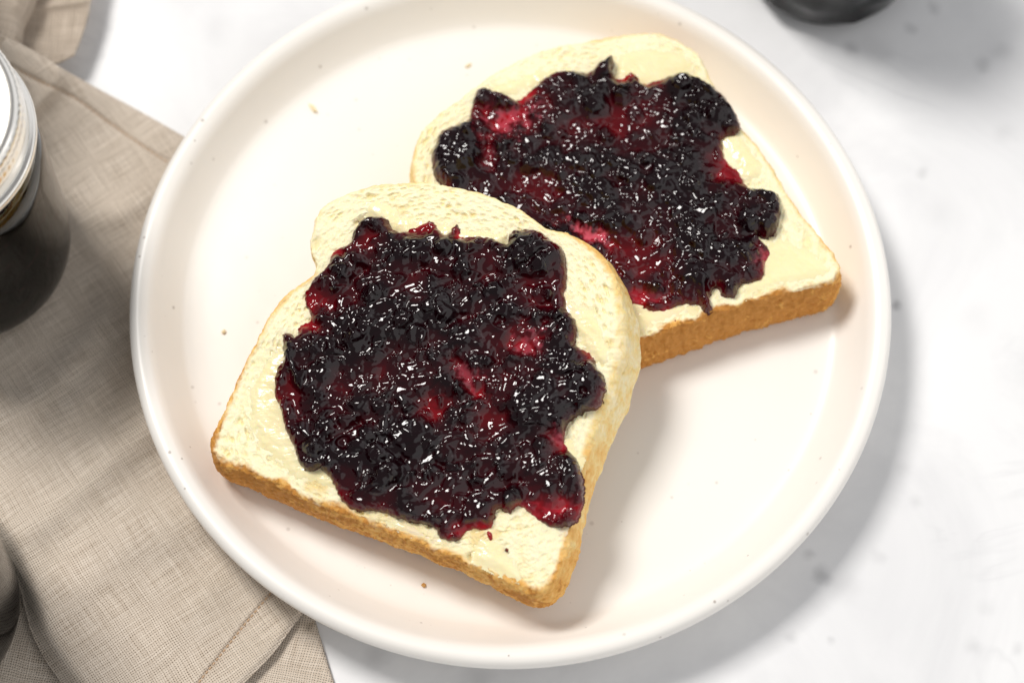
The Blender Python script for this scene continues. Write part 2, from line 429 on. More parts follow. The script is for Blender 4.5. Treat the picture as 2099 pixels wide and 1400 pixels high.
def bread(name, out, fr, root, seed, thick, soak_pts, pressed=False, rng_c=None):
    out = np.array(out, float)
    XY = fr.from_px(out[:, :2])
    D = np.hstack([XY, out[:, 2:]])
    NA = 1300
    L = resample(catmull(D, 10), NA)
    # small wobble of the outline
    xy = L[:, :2]
    t = np.roll(xy, -3, 0) - np.roll(xy, 3, 0); t /= np.linalg.norm(t, axis=1)[:, None]
    nrm = np.stack([t[:, 1], -t[:, 0]], 1)
    c = xy.mean(0)
    if ((xy - c) * nrm).sum() < 0: nrm = -nrm
    for _ in range(30):
        nrm = (np.roll(nrm, 1, 0) + nrm + np.roll(nrm, -1, 0)) / 3
    nrm /= np.linalg.norm(nrm, axis=1)[:, None]
    P3 = np.c_[xy, np.zeros(NA)]
    wob = fbm(P3, 160, 4, seed) * 0.0009
    xy = xy + nrm * wob[:, None]
    mar, brn, fil, flr = L[:, 2] * 1e-3, L[:, 3], L[:, 4] * 1e-3, L[:, 5] * 1e-3
    # radial stations on the top face; 0 = centre, 1 = fillet start
    s = np.concatenate([[0.02], np.linspace(0.1, 0.5, 30), np.linspace(0.5, 1, 250)[1:]])
    inner = xy - nrm * fil[:, None]
    rows, hs, kind, off = [], [], [], []
    for k in s:
        rows.append(c + (inner - c) * k); hs.append(np.zeros(NA)); off.append(np.zeros(NA))
        kind.append(0)
    ntop = len(s)
    # the fillet: a quarter round, outwards by fil, down by fil
    for a in np.linspace(0, math.pi / 2, 13)[1:]:
        rows.append(inner + nrm * (fil * math.sin(a))[:, None] if np.ndim(fil) == 0 else inner + nrm * (fil * np.sin(a))[:, None])
        hs.append(-fil * (1 - np.cos(a))); kind.append(1)
    # the side, flaring outwards with depth
    for q in np.linspace(0, 1, 46)[1:]:
        bulge = np.sin(q * math.pi) * 0.0006
        rows.append(xy + nrm * (flr * math.sin(q * math.pi / 2) + bulge)[:, None])
        hs.append(-(fil + (thick - 0.002 - fil) * q)); kind.append(2)
    base_row = xy + nrm * flr[:, None]
    for a in np.linspace(0, math.pi / 2, 6)[1:]:
        rows.append(base_row - nrm * 0.002 * (1 - math.cos(a))); hs.append(-(thick - 0.002) - 0.002 * math.sin(a) * np.ones(NA)); kind.append(3)
    for k in (0.8, 0.5, 0.02):
        rows.append(c + (base_row - c) * k); hs.append(-thick * np.ones(NA)); kind.append(4)
    X = np.array(rows); H = np.array(hs); K = np.array(kind)
    nr = len(rows)
    x = X[..., 0].ravel(); y = X[..., 1].ravel(); h = H.ravel(); KK = np.repeat(K, NA)
    # distance from the outline (top face)
    dist_in = np.linalg.norm(X - xy[None], axis=2).ravel()
    ang = np.tile(np.arange(NA), nr)
    MAR, BRN = mar[ang], brn[ang]
    P = np.stack([x, y, h], 1)
    # ---- crumb pores: stretched along the slice outline near the rim
    n1 = fbm(P, 90, 3, seed + 1)
    tx, ty = t[ang, 0], t[ang, 1]
    flow = np.arctan2(y - c[1], x - c[0])
    rr = np.hypot(x - c[0], y - c[1])
    wx = x + 0.0016 * fbm(P, 220, 2, seed + 5); wy = y + 0.0016 * fbm(P, 220, 2, seed + 6)
    def pores(freq, stretch, thr, sd):
        a_ = flow * 0.052; b_ = rr
        k = smooth(0.026, 0.045, rr)
        f1, f2, rid = worley(np.where(rr > 0.024, a_ / stretch, wx), np.where(rr > 0.024, b_ * 1.2 + 0.0016 * n1, wy), freq, sd)
        return smooth(0.45, 0.12, f1) * (rid > thr) * (0.4 + 0.6 * rid)
    p1 = pores(330, 1.5, 0.50, seed + 2); p2 = pores(640, 1.8, 0.30, seed + 3); p3 = pores(170, 1.9, 0.80, seed + 4)
    q1, _, r1 = worley(wx, wy, 420, seed + 9)
    p4 = smooth(0.4, 0.1, q1) * (r1 > 0.55)
    rnd = smooth(-0.25, 0.25, n1)
    msk = smooth(-0.22, 0.30, fbm(P, 55, 3, seed + 17))
    pit = np.clip(1.0 * p1 * rnd * msk + 0.50 * p2 * (0.4 + 0.6 * msk) + 1.1 * p3 * rnd + 0.45 * p4 * msk, 0, 1.2)
    top = (KK == 0)
    edge_in = dist_in - MAR * (1 + 0.0)
    crn = fbm(P, 110, 4, seed + 7) * (0.0012 + 0.0030 * smooth(0.7, 1.0, BRN)) + fbm(P, 900, 2, seed + 8) * 0.0005
    crust = np.where(top | (KK == 1), smooth(0.0011, -0.0008, edge_in + crn), 1.0)
    crust = np.where(KK >= 2, 1.0, crust)
    rough = fbm(P, 600, 3, seed + 11) * 0.00042 + fbm(P, 1500, 2, seed + 12) * 0.00012
    dh = np.where(top | (KK == 1), -pit * 0.0011 * (1 - crust) * smooth(0, 0.0012, dist_in) + rough + fbm(P, 45, 2, seed + 13) * 0.0007, 0)
    cracks = -np.abs(fbm(P * np.array([1, 1, 2.2]), 240, 3, seed + 14)) * 0.0018 + fbm(P, 800, 2, seed + 16) * 0.00026
    dn = np.where(KK >= 1, (rough * 1.2 + cracks + 0.00015) * np.where(BRN > .6, 1.0, 0.45) * crust, 0)
    dn = np.where(KK == 4, 0, dn)
    nx, ny = nrm[ang, 0], nrm[ang, 1]
    # mushroom shoulder: nothing more
    W = fr.world(x + nx * dn, y + ny * dn, h + dh + np.where(KK >= 3, 0, 0))
    if pressed: W = press(W)
    # browner towards the bottom of the side; paler mid side near the pale crown
    bro = BRN + 0.25 * fbm(P, 120, 3, seed + 15) + np.where(KK >= 2, 0.06, 0)
    pitc = np.clip(pit * 0.7, 0, 1) * top
    so = np.zeros(len(x))
    for (u, v, ru, k) in soak_pts:
        q = fr.from_px([(u, v)])[0]
        so = np.maximum(so, k * smooth(1.0, 0.3, np.hypot(x - q[0], y - q[1]) / (ru / 7080) + 0.9 * fbm(P, 220, 3, seed + 21)))
    so *= (KK <= 1)
    F = grid_faces(nr, NA, closed_v=True)
    rowi = F[:, 0] // NA
    at = dict(crust=crust, brown=bro, pit=pitc, soak=so)
    def part(nm, lo, hi, flip=False):
        f = F[(rowi >= lo) & (rowi < hi)]
        a, b = lo * NA, (hi + 1) * NA
        return mesh_obj(nm, W[a:b], f - a, M_BREAD, None, {k: v[a:b] for k, v in at.items()})
    crumb = part("crumb", 0, ntop - 6); crustp = part("crust", ntop - 6, nr - 1)
    for o in (crumb, crustp): reparent(o, root)
    return crumb, crustp

# ------------------------------------------------------------------ spreads (jam and butter)
def spread_grid(fr, polys_px, res, pad=0.002):
    polys = [resample(catmull(fr.from_px(p), 5), max(40, 3 * len(p))) for p in polys_px]
    allp = np.vstack(polys); lo = allp.min(0) - pad; hi = allp.max(0) + pad
    xs = np.arange(lo[0], hi[0], res); ys = np.arange(lo[1], hi[1], res)
    X, Y = np.meshgrid(xs, ys, indexing='ij')
    sd = np.full(X.size, -1e9); x = X.ravel(); y = Y.ravel()
    for p in polys: sd = np.maximum(sd, poly_sd(x, y, p))
    return x, y, sd, X.shape

def spread_mesh(name, fr, x, y, h, shape, mat, root, attrs, keep, pressed=False):
    W = fr.world(x, y, h)
    if pressed: W = press(W)
    F = grid_faces(*shape)
    F = F[keep[F].any(1)]
    used = np.zeros(len(x), bool); used[F.ravel()] = True
    idx = np.cumsum(used) - 1
    o = mesh_obj(name, W[used], idx[F], mat, None, {k: v[used] for k, v in attrs.items()})
    reparent(o, root)
    return o

def mat_jam():
    s = NT("dark_berry_jam"); o = s.obj()
    t = s.attr('thick'); milk = s.attr('milk')
    col = s.ramp(t, [(0.0, (0.46, 0.002, 0.010)), (0.10, (0.25, 0.0012, 0.006)), (0.26, (0.095, 0.0007, 0.0032)), (0.52, (0.030, 0.0004, 0.0024)), (0.85, (0.0055, 0.0003, 0.0014))])
    col = s.mix(milk, col, (0.70, 0.12, 0.17))
    s.set(Base_Color=col, Roughness=0.07, IOR=1.5)
    s.b.inputs['Specular IOR Level'].default_value = 0.42
    return s.m
M_JAM = mat_jam()

def mat_butter():
    s = NT("soft_butter"); o = s.obj()
    tint = s.noise(o, 140, 3, 0.5)
    col = s.mix(tint, (0.91, 0.78, 0.41), (0.95, 0.86, 0.57))
    col = s.mix(s.attr('pink'), col, (0.86, 0.58, 0.52))
    s.set(Base_Color=col, Roughness=0.2, Specular_IOR_Level=0.6)
    s.b.inputs['Subsurface Weight'].default_value = 0.3
    s.b.inputs['Subsurface Radius'].default_value = (1, 0.7, 0.3)
    s.b.inputs['Subsurface Scale'].default_value = 0.0015
    s.l(s.bump(s.noise(s.mapping(o, rot=(0, 0, .6), scale=(1, 3, 1)), 330, 3, 0.5), 0.00026, 0.7), s.b.inputs['Normal'])
    return s.m
M_BUTTER = mat_butter()

def jam(fr, root, outline, thin, clots, seed, ang, extra_polys=(), pressed=False):
    res = 0.00021
    x, y, sd, shape = spread_grid(fr, [outline, *extra_polys], res)
    P = np.stack([x, y, np.zeros_like(x)], 1)
    # ragged edge
    sdr = sd + fbm(P, 210, 3, seed) * 0.0010 + fbm(P, 700, 2, seed + 1) * 0.00045 - 0.0001
    # thin places (red) and clots (black)
    T = np.ones_like(x) * 0.74 + 0.55 * fbm(P, 62, 3, seed + 2)
    wxn = 0.004 * fbm(P, 130, 3, seed + 30); wyn = 0.004 * fbm(P, 130, 3, seed + 31)
    milk = np.zeros_like(x)
    for (u, v, ru, rv, a, k, mk) in thin:
        q = fr.from_px([(u, v)])[0]; ca, sa = math.cos(math.radians(a)), math.sin(math.radians(a))
        dx = x + wxn - q[0]; dy = y + wyn - q[1]
        e = np.hypot((dx * ca + dy * sa) / (ru / 7080), (-dx * sa + dy * ca) / (rv / 7080))
        g = smooth(1.45, 0.15, e + 0.55 * fbm(P, 300, 3, seed + 3))
        T = T * (1 - k * g)
        if mk: milk = np.maximum(milk, 0.8 * mk * smooth(0.65, 0.1, e + 1.2 * fbm(P, 500, 3, seed + 4)))
    clot = np.zeros_like(x)
    for (u, v, ru, rv, a, k) in clots:
        q = fr.from_px([(u, v)])[0]; ca, sa = math.cos(math.radians(a)), math.sin(math.radians(a))
        dx = x + wxn * .7 - q[0]; dy = y + wyn * .7 - q[1]
        e = np.hypot((dx * ca + dy * sa) / (ru / 7080), (-dx * sa + dy * ca) / (rv / 7080))
        clot = np.maximum(clot, k * np.sqrt(np.clip(1 - e * e, 0, 1)))
    T = np.clip(T, 0.03, 1.0)
    # warped, smeared coordinates for the lumps
    ca, sa = math.cos(ang), math.sin(ang)
    u = (x * ca + y * sa) + 0.0022 * fbm(P, 150, 3, seed + 5); v = (-x * sa + y * ca) + 0.0022 * fbm(P, 150, 3, seed + 6)
    u2 = u + 0.0005 * fbm(P, 420, 1, seed + 7); v2 = v + 0.0005 * fbm(P, 420, 1, seed + 8)
    def domes(fu, fv, sd_):
        f1, f2, rid = worley(u2 * fu / fv, v2, fv, sd_)
        return np.sqrt(np.clip(1 - (f1 / 0.82) ** 2, 0, 1)) * (0.35 + 0.65 * rid), rid
    d1, r1 = domes(105, 150, seed + 9)
    d2, r2 = domes(240, 310, seed + 10)
    ridg = 1 - np.abs(perlin(np.stack([u * 150, v * 420, 0 * u], 1), seed + 12)) * 2.2
    def facets(fu, fv, sd_, slope):
        """wet chunks: every cell a gently tilted plateau with a soft rim"""
        X_ = u2 * fu; Y_ = v2 * fv
        f1, f2, rid = worley(X_, Y_, 1.0, sd_)
        ti = np.floor(rid * 255).astype(int)
        tx_, ty_ = _g[ti % 256, 0], _g[ti % 256, 1]
        # offset from the cell's own centre, approximated by a smooth local coordinate
        lx = fbm(np.stack([X_ * .5, Y_ * .5, rid * 40], 1), 1.0, 1, sd_); 
        return (tx_ * lx + 0.35 * rid) * smooth(0.0, 0.30, f2 - f1) * slope, rid
    c1, q1_ = facets(250, 340, seed + 33, 0.00175)
    c2, q2_ = facets(560, 740, seed + 34, 0.00065)
    lump = 0.0026 * d1 + 0.00105 * d2 + 0.00055 * ridg + 1.8 * c1 + 0.6 * c2
    f0, _, r0 = worley(u, v, 88, seed + 51)
    d0 = np.sqrt(np.clip(1 - (f0 / 0.85) ** 2, 0, 1)) * (0.3 + 0.7 * r0)
    lump = 0.74 * lump + 0.0018 * d0
    hcore = 0.0005 + 0.0011 * T + lump * (0.22 + 0.95 * T) + clot
    # berries: round whole fruits in the mash
    f1, f2, rid = worley(x + 0.0004 * fbm(P, 500, 2, seed), y, 120, seed + 20)
    berry = np.sqrt(np.clip(1 - (f1 / 0.36) ** 2, 0, 1)) * (rid > 0.62)
    hcore = hcore + 0.0020 * berry * (0.3 + 0.7 * T)
    ew = 0.0030 + 0.0022 * fbm(P, 140, 2, seed + 41); es = np.clip(sdr / ew, 0, 1)
    edge = np.sqrt(es * (2 - es))
    for _ in range(4):
        g = hcore.reshape(shape); g = (np.roll(g, 1, 0) + 2 * g + np.roll(g, -1, 0)) / 4
        g = (np.roll(g, 1, 1) + 2 * g + np.roll(g, -1, 1)) / 4; hcore = g.ravel()
    h = hcore * edge - 0.0004
    keep = sdr > -0.0002
    h = np.where(sdr > 0, h, -0.0008)
    fade = smooth(0, 0.0030, sdr)
    thickness = np.clip((T * 0.92 + 120 * (lump - 0.0020) * 0.9 * (0.3 + T) + clot * 90 + 0.2 * berry) * (0.42 + 0.58 * np.clip(fade + 0.8 * fbm(P, 130, 2, seed + 42), 0, 1)), 0, 1)
    return spread_mesh("jam", fr, x, y, h, shape, M_JAM, root, dict(thick=thickness, milk=milk), keep, pressed)

def butter(fr, root, polys, seed, out, amp=1.0, pink=(), pressed=False):
    x, y, sd, shape = spread_grid(fr, polys, 0.00032)
    P = np.stack([x, y, np.zeros_like(x)], 1)
    sdr = sd + fbm(P, 170, 3, seed) * 0.0020 + fbm(P, 650, 2, seed + 1) * 0.0005
    lim = resample(catmull(fr.from_px(np.array(out)[:, :2]), 5), 160)
    sdr = np.minimum(sdr, poly_sd(x, y, lim) - 0.0019 + 0.0014 * fbm(P, 120, 3, seed + 8))
    h0 = 0.00035 + 0.00045 * (0.5 + fbm(P, 90, 3, seed + 2)) + 0.00025 * fbm(np.stack([x * 1.0 + y, (y - x) * 0.3, 0 * x], 1), 420, 2, seed + 3)
    h = (h0 * amp + 0.0004) * smooth(-0.0008, 0.0030, sdr) - 0.00040
    pk = np.zeros_like(x)
    for (u, v, r, k) in pink:
        q = fr.from_px([(u, v)])[0]
        pk = np.maximum(pk, k * smooth(1, 0.2, np.hypot(x - q[0], y - q[1]) / (r / 7080) + 0.5 * fbm(P, 300, 2, seed + 4)))
    return spread_mesh("butter", fr, x, y, h, shape, M_BUTTER, root, dict(pink=pk), sdr > -0.0007, pressed)

JAM_F = [(735, 455), (765, 443), (795, 452), (815, 475), (850, 468), (880, 452), (900, 465), (915, 480), (930, 462), (942, 465), (952, 487), (985, 486), (1012, 490), (1040, 503), (1048, 478),
         (1075, 472), (1105, 472), (1125, 490), (1150, 507), (1163, 545), (1161, 600), (1165, 635), (1180, 655), (1187, 688), (1180, 705), (1213, 728), (1222, 755), (1243, 775), (1240, 810), (1223, 840),
         (1193, 850), (1165, 870), (1160, 910), (1185, 945), (1197, 985), (1195, 1030), (1183, 1065), (1160, 1080), (1130, 1078), (1100, 1065), (1062, 1040), (1045, 1056), (1020, 1045), (1006, 1082), (962, 1088),
         (940, 1108), (900, 1104), (885, 1080), (840, 1070), (800, 1055), (760, 1050), (725, 1045), (700, 1025), (680, 985), (655, 963), (635, 970), (615, 955), (605, 925), (590, 890), (578, 850), (562, 800),
         (565, 765), (580, 740), (577, 690), (590, 680), (608, 692), (612, 665), (640, 655), (624, 612), (640, 580), (670, 545), (682, 512), (712, 502), (722, 478)]
JAM_B = [(985, 182), (1020, 195), (1055, 205), (1080, 195), (1100, 175), (1130, 155), (1170, 148), (1205, 152), (1232, 132), (1248, 120), (1262, 128), (1256, 156), (1275, 161), (1290, 145), (1305, 153), (1315, 170),
         (1345, 167), (1390, 155), (1425, 162), (1450, 180), (1480, 200), (1500, 225), (1518, 260), (1505, 280), (1480, 290), (1490, 330), (1515, 350), (1528, 382), (1560, 393), (1595, 405), (1600, 440), (1588, 480),
         (1565, 490), (1550, 485), (1578, 515), (1570, 545), (1560, 575), (1520, 585), (1505, 610), (1480, 612), (1470, 590), (1455, 605), (1460, 635), (1445, 645), (1430, 625), (1390, 630), (1360, 642), (1330, 640),
         (1305, 625), (1240, 640), (1150, 570), (1050, 500), (955, 440), (905, 385), (885, 345), (889, 310), (903, 275), (930, 262), (958, 245), (965, 225), (974, 195)]
# px, px, radius, radius, angle, strength, milky
THIN_F = [(1085, 705, 62, 42, 20, .92, .30), (752, 500, 34, 26, 20, .85, 0), (655, 605, 34, 52, -20, .75, 0), (640, 672, 38, 22, 0, .85, 0), (860, 470, 60, 20, 0, .7, 0), (938, 478, 14, 18, 0, .9, 0),
          (1110, 590, 60, 46, 20, .55, 0), (893, 835, 40, 32, 0, .75, 0), (965, 775, 24, 54, 35, .80, .30), (1000, 870, 50, 36, 20, .60, 0), (1125, 1040, 82, 34, -8, .88, .12), (945, 1092, 60, 20, 0, .85, 0),
          (1020, 800, 60, 34, 20, .45, 0), (700, 790, 26, 40, 0, .35, 0), (1150, 900, 26, 30, 0, .7, .3), (600, 800, 16, 60, 10, .45, 0), (1205, 735, 26, 24, 0, .6, 0), (930, 745, 50, 26, 20, .45, 0),
          (985, 640, 50, 16, 30, .3, 0), (1006, 1100, 30, 30, 0, .9, 0), (1040, 1125, 30, 30, 0, .9, 0), (690, 520, 26, 20, 0, .8, 0)]
CLOT_F = [(1140, 815, 100, 66, 10, .0022), (760, 500, 46, 50, 0, .0012), (1100, 520, 62, 52, 0, .0020), (900, 520, 120, 40, -10, .0012), (800, 640, 120, 60, 25, .0014), (640, 740, 60, 70, 0, .0014),
          (700, 900, 110, 80, 30, .0012), (1140, 690, 60, 30, 10, .0010), (1205, 790, 40, 60, 0, .0012), (800, 1000, 110, 50, -15, .0012), (1140, 980, 60, 60, 0, .0010)]
THIN_B = [(1045, 255, 88, 50, 25, .95, .42), (1000, 325, 30, 40, 0, .8, .1), (1085, 205, 30, 22, 0, .85, 0), (1205, 487, 66, 22, -30, .95, .95), (1300, 535, 100, 60, -10, .65, 0), (1325, 612, 60, 22, 10, .8, .15),
          (1500, 345, 40, 66, -30, .75, .05), (1565, 535, 30, 36, 0, .85, .3), (1290, 245, 90, 50, 20, .42, 0), (1120, 395, 80, 30, -30, .50, 0), (1290, 160, 30, 22, 0, .8, 0), (1335, 175, 30, 14, 0, .8, 0), (1480, 470, 50, 30, 0, .35, 0),
          (1160, 270, 70, 40, 10, .35, 0), (1420, 620, 40, 20, 0, .3, 0), (1334, 656, 30, 30, 0, .9, 0), (1384, 656, 30, 30, 0, .9, 0), (1303, 682, 30, 30, 0, .8, 0)]
CLOT_B = [(1010, 205, 42, 34, -20, .0018), (1245, 140, 22, 42, -30, .0026), (940, 310, 56, 60, 0, .0018), (1400, 190, 80, 36, -20, .0018), (1560, 440, 56, 50, 0, .0022), (1440, 560, 60, 60, 0, .0018), (1330, 400, 150, 80, -10, .0012),
          (1490, 590, 24, 40, 0, .0014), (1120, 230, 70, 50, 20, .0010)]

ANG_F = 0.45
slice_f = empty("bread_slice", (float(A_F[0]), float(A_F[1]), float(A_F[2])), "front slice of buttered white bread with dark berry jam, propped on the other slice", "bread slice", "jam-topped bread slices on the plate")
cb = px(1300, 400, (0, 0, FLOOR))
slice_b = empty("bread_slice", (float(cb[0]), float(cb[1]), FLOOR), "slice of bread with dark jam lying flat behind and partly under the other slice", "bread slice", "jam-topped bread slices on the plate")
bread("f", OUT_F, FF, slice_f, 3, THICK, [(650, 995, 34, .9), (800, 432, 34, .5), (985, 1108, 44, .8), (760, 1062, 70, .5), (1050, 1200, 60, .7), (940, 1150, 60, .4), (850, 1090, 60, .5), (1180, 650, 18, .6), (1250, 700, 12, .6)])
bread("b", OUT_B, FB, slice_b, 41, THICK, [(1400, 165, 46, .7), (1300, 165, 50, .5), (1560, 590, 50, .4), (1300, 650, 60, .15)], pressed=True)
butter(FF, slice_f, [[(585, 712), (548, 735), (520, 785), (508, 845), (530, 905), (575, 955), (625, 990), (690, 1015), (720, 1035), (740, 1000), (680, 940), (640, 850), (620, 760)],
                     [(975, 1100), (1005, 1100), (1030, 1125), (1052, 1160), (1060, 1190), (1030, 1196), (985, 1180), (972, 1150), (978, 1120)],
                     [(1150, 590), (1180, 612), (1215, 640), (1240, 670), (1250, 700), (1245, 745), (1215, 735), (1180, 690), (1150, 650)],
                     [(745, 430), (770, 412), (800, 420), (830, 442), (870, 452), (930, 460), (1000, 475), (1050, 478), (1000, 520), (880, 500), (780, 470)],
                     [(1080, 1060), (1115, 1075), (1150, 1082), (1180, 1072), (1198, 1045), (1203, 1020), (1204, 1050), (1190, 1080), (1160, 1092), (1125, 1088)],
                     [(790, 1062), (840, 1078), (880, 1095), (930, 1120), (925, 1135), (870, 1112), (800, 1085)],
                     [(1160, 895), (1180, 925), (1192, 955), (1180, 960), (1150, 920)]],
       61, OUT_F, 1.0, [(1160, 1085, 60, .35), (1180, 620, 40, .2), (860, 1108, 70, .35)])
butter(FB, slice_b, [[(1270, 115), (1310, 100), (1360, 104), (1405, 115), (1420, 135), (1415, 165), (1380, 180), (1300, 180), (1262, 150)],
                     [(1560, 500), (1610, 495), (1660, 520), (1700, 545), (1705, 565), (1640, 588), (1570, 603), (1500, 622), (1440, 640), (1470, 600), (1540, 560)],
                     [(1480, 280), (1530, 285), (1560, 320), (1565, 360), (1530, 370), (1500, 330)],
                     [(1060, 150), (1110, 140), (1150, 135), (1190, 140), (1180, 165), (1100, 185), (1050, 200), (1010, 190)],
                     [(1270, 640), (1330, 625), (1420, 622), (1440, 640), (1380, 662), (1320, 680), (1250, 700)],
                     [(1610, 400), (1640, 440), (1655, 462), (1640, 470), (1615, 440)]],
       71, OUT_B, 0.9, [(1370, 650, 60, .2), (1630, 430, 60, .15)], pressed=True)
jam(FF, slice_f, JAM_F, THIN_F, CLOT_F, 5, ANG_F, extra_polys=[[(1000, 1088), (1010, 1092), (1014, 1106), (1004, 1110), (998, 1100)], [(1036, 1120), (1042, 1124), (1041, 1131), (1034, 1128)]])
jam(FB, slice_b, JAM_B, THIN_B, CLOT_B, 9, -0.3, extra_polys=[[(1330, 655), (1336, 652), (1338, 658), (1331, 661)], [(1381, 654), (1387, 655), (1384, 660)], [(1300, 672), (1306, 676), (1303, 690), (1298, 685)]], pressed=True)

# ------------------------------------------------------------------ crumbs lying on the plate
def mat_simple(name, col, rough, **kw):
    s = NT(name); s.set(Base_Color=col, Roughness=rough, **kw); return s.m
M_CRUMB = mat_simple("toasted_crumb", (0.62, 0.33, 0.10), 0.8)
M_CRUMB2 = mat_simple("pale_crumb", (0.86, 0.72, 0.45), 0.8)
def crumb_thing(u, v, r, mat, label, stretch=1.0, a=0.0, seed=0):
    c = px(u, v, (0, 0, FLOOR))
    th = np.linspace(0, 2 * math.pi, 18, endpoint=False); ph = np.linspace(0.02, math.pi - 0.02, 10)
    T, Pp = np.meshgrid(th, ph, indexing='ij')
    D = np.stack([np.cos(T) * np.sin(Pp), np.sin(T) * np.sin(Pp), np.cos(Pp)], -1).reshape(-1, 3)
    R = r * (1 + 0.8 * fbm(D, 1.6, 2, seed))
    V = D * R[:, None] * np.array([stretch, 1, 0.7])
    ca, sa = math.cos(a), math.sin(a)
    V = np.stack([V[:, 0] * ca - V[:, 1] * sa, V[:, 0] * sa + V[:, 1] * ca, V[:, 2] - V[:, 2].min()], 1)
    o = mesh_obj("bread_crumb", V, grid_faces(18, 10, closed_u=True), mat)
    o.location = c; o["label"] = label; o["category"] = "crumb"; o["group"] = "crumbs fallen on the plate"
crumb_thing(869, 1200, 0.00058, M_CRUMB, "toasted brown crumb on the plate below the front slice", seed=1)
crumb_thing(642, 224, 0.0006, M_CRUMB2, "pale flake of crust on the empty upper left of the plate", 3.0, -0.9, 2)
crumb_thing(960, 136, 0.0004, M_CRUMB2, "pale thin flake of crumb above the rear slice's left shoulder", 2.4, 0.6, 5)
crumb_thing(459, 681, 0.0005, M_CRUMB2, "tiny tan crumb on the plate left of the front slice", 1.3, 0.9, 3)

# ------------------------------------------------------------------ linen napkin
def mat_linen(name, rot, tone=1.0, per=0.00070):
    s = NT(name); uv = s.uv()
    m = s.mapping(uv, rot=(0, 0, rot))
    wv = s.n('ShaderNodeTexNoise'); s.l(m, wv.inputs['Vector']); wv.inputs['Scale'].default_value = 55; wv.inputs['Detail'].default_value = 2
    ma = s.n('ShaderNodeVectorMath', operation='MULTIPLY_ADD'); s.l(wv.outputs['Color'], ma.inputs[0])
    ma.inputs[1].default_value = (0.0024, 0.0024, 0); s.l(m, ma.inputs[2])
    sp = s.n('ShaderNodeSeparateXYZ'); s.l(ma.outputs[0], sp.inputs[0])
    # each thread has its own thickness: stretched noise
    nu = s.noise(s.mapping(ma.outputs[0], scale=(1, 0.03, 1)), 2300, 2, 0.6)
    nv = s.noise(s.mapping(ma.outputs[0], scale=(0.03, 1, 1)), 2300, 2, 0.6)
    a = s.math('ABSOLUTE', s.math('SINE', s.math('MULTIPLY', sp.outputs[0], math.pi / per)))
    b = s.math('ABSOLUTE', s.math('SINE', s.math('MULTIPLY', sp.outputs[1], math.pi / per)))
    aw = s.math('ADD', a, s.math('MULTIPLY', s.math('SUBTRACT', nu, 0.5), 0.9))
    bw = s.math('ADD', b, s.math('MULTIPLY', s.math('SUBTRACT', nv, 0.5), 0.9))
    hole = s.ramp(s.math('MAXIMUM', aw, bw), [(0.34, (1, 1, 1)), (0.66, (0, 0, 0))])
    sx = s.math('SINE', s.math('MULTIPLY', sp.outputs[0], math.pi / per)); sy = s.math('SINE', s.math('MULTIPLY', sp.outputs[1], math.pi / per))
    par = s.math('MULTIPLY', sx, sy)
    h = s.math('ADD', s.math('MULTIPLY', s.math('ADD', a, b), 0.5), s.math('MULTIPLY', par, 0.25))
    tint = s.math('ADD', s.math('MULTIPLY', nu, 0.5), s.math('MULTIPLY', nv, 0.5))
    c = s.ramp(tint, [(0.32, (0.46 * tone, 0.38 * tone, 0.30 * tone)), (0.68, (0.74 * tone, 0.66 * tone, 0.57 * tone))])
    big = s.noise(uv, 30, 3, 0.5)
    c = s.mix(s.math('MULTIPLY', big, 0.3), c, (0.50 * tone, 0.40 * tone, 0.30 * tone))
    c = s.mix(s.math('MULTIPLY', hole, s.math('ADD', s.math('MULTIPLY', s.noise(uv, 1500, 1, 0.5), 0.7), 0.55)), c, (0.06, 0.042, 0.026))
    s.set(Base_Color=c, Roughness=0.88, Specular_IOR_Level=0.15)
    s.b.inputs['Sheen Weight'].default_value = 0.15
    s.l(s.bump(h, 0.00018, 0.8), s.b.inputs['Normal'])
    tr = s.n('ShaderNodeBsdfTranslucent'); s.l(c, tr.inputs[0])
    mx = s.n('ShaderNodeMixShader'); mx.inputs[0].default_value = 0.35 if name == 'linen_back' else 0.08
    s.l(s.b.outputs[0], mx.inputs[1]); s.l(tr.outputs[0], mx.inputs[2])
    out = [n for n in s.t.nodes if n.type == 'OUTPUT_MATERIAL'][0]; s.l(mx.outputs[0], out.inputs[0])
    return s.m

def arc(P, n):
    return resample(catmull(np.array(P, float), 16, closed=False), n, closed=False)

def coons(top, bottom, left, right, nu, nv):
    """four pixel curves -> table points; top/bottom run left to right, left/right run top to bottom"""
    W = lambda c, n: px(*arc(c, n).T)[:, :2]
    T, B, L, R = W(top, nu), W(bottom, nu), W(left, nv), W(right, nv)
    u = np.linspace(0, 1, nu)[:, None, None]; v = np.linspace(0, 1, nv)[None, :, None]
    S = (1 - v) * T[:, None] + v * B[:, None] + (1 - u) * L[None] + u * R[None]
    S -= (1 - u) * (1 - v) * T[0] + u * (1 - v) * T[-1] + (1 - u) * v * B[0] + u * v * B[-1]
    return S.reshape(-1, 2)

def curve_d(X, Y, pts):
    C = px(*arc(pts, 60).T)[:, :2]; d = np.full(X.shape, 1e9)
    for a, b in zip(C[:-1], C[1:]):
        e = b - a; t = np.clip(((X - a[0]) * e[0] + (Y - a[1]) * e[1]) / (e @ e), 0, 1)
        d = np.minimum(d, (X - a[0] - t * e[0]) ** 2 + (Y - a[1] - t * e[1]) ** 2)
    return np.sqrt(d)

def under_plate(x, y, z):
    r = np.hypot(x, y)
    lim = np.interp(r, [0, 0.072, 0.080, 0.095, 0.104, 0.112, 0.12], [.0011, .0011, .0018, .0034, .0072, .013, .05])
    return np.minimum(z, np.maximum(lim, 0.0006))

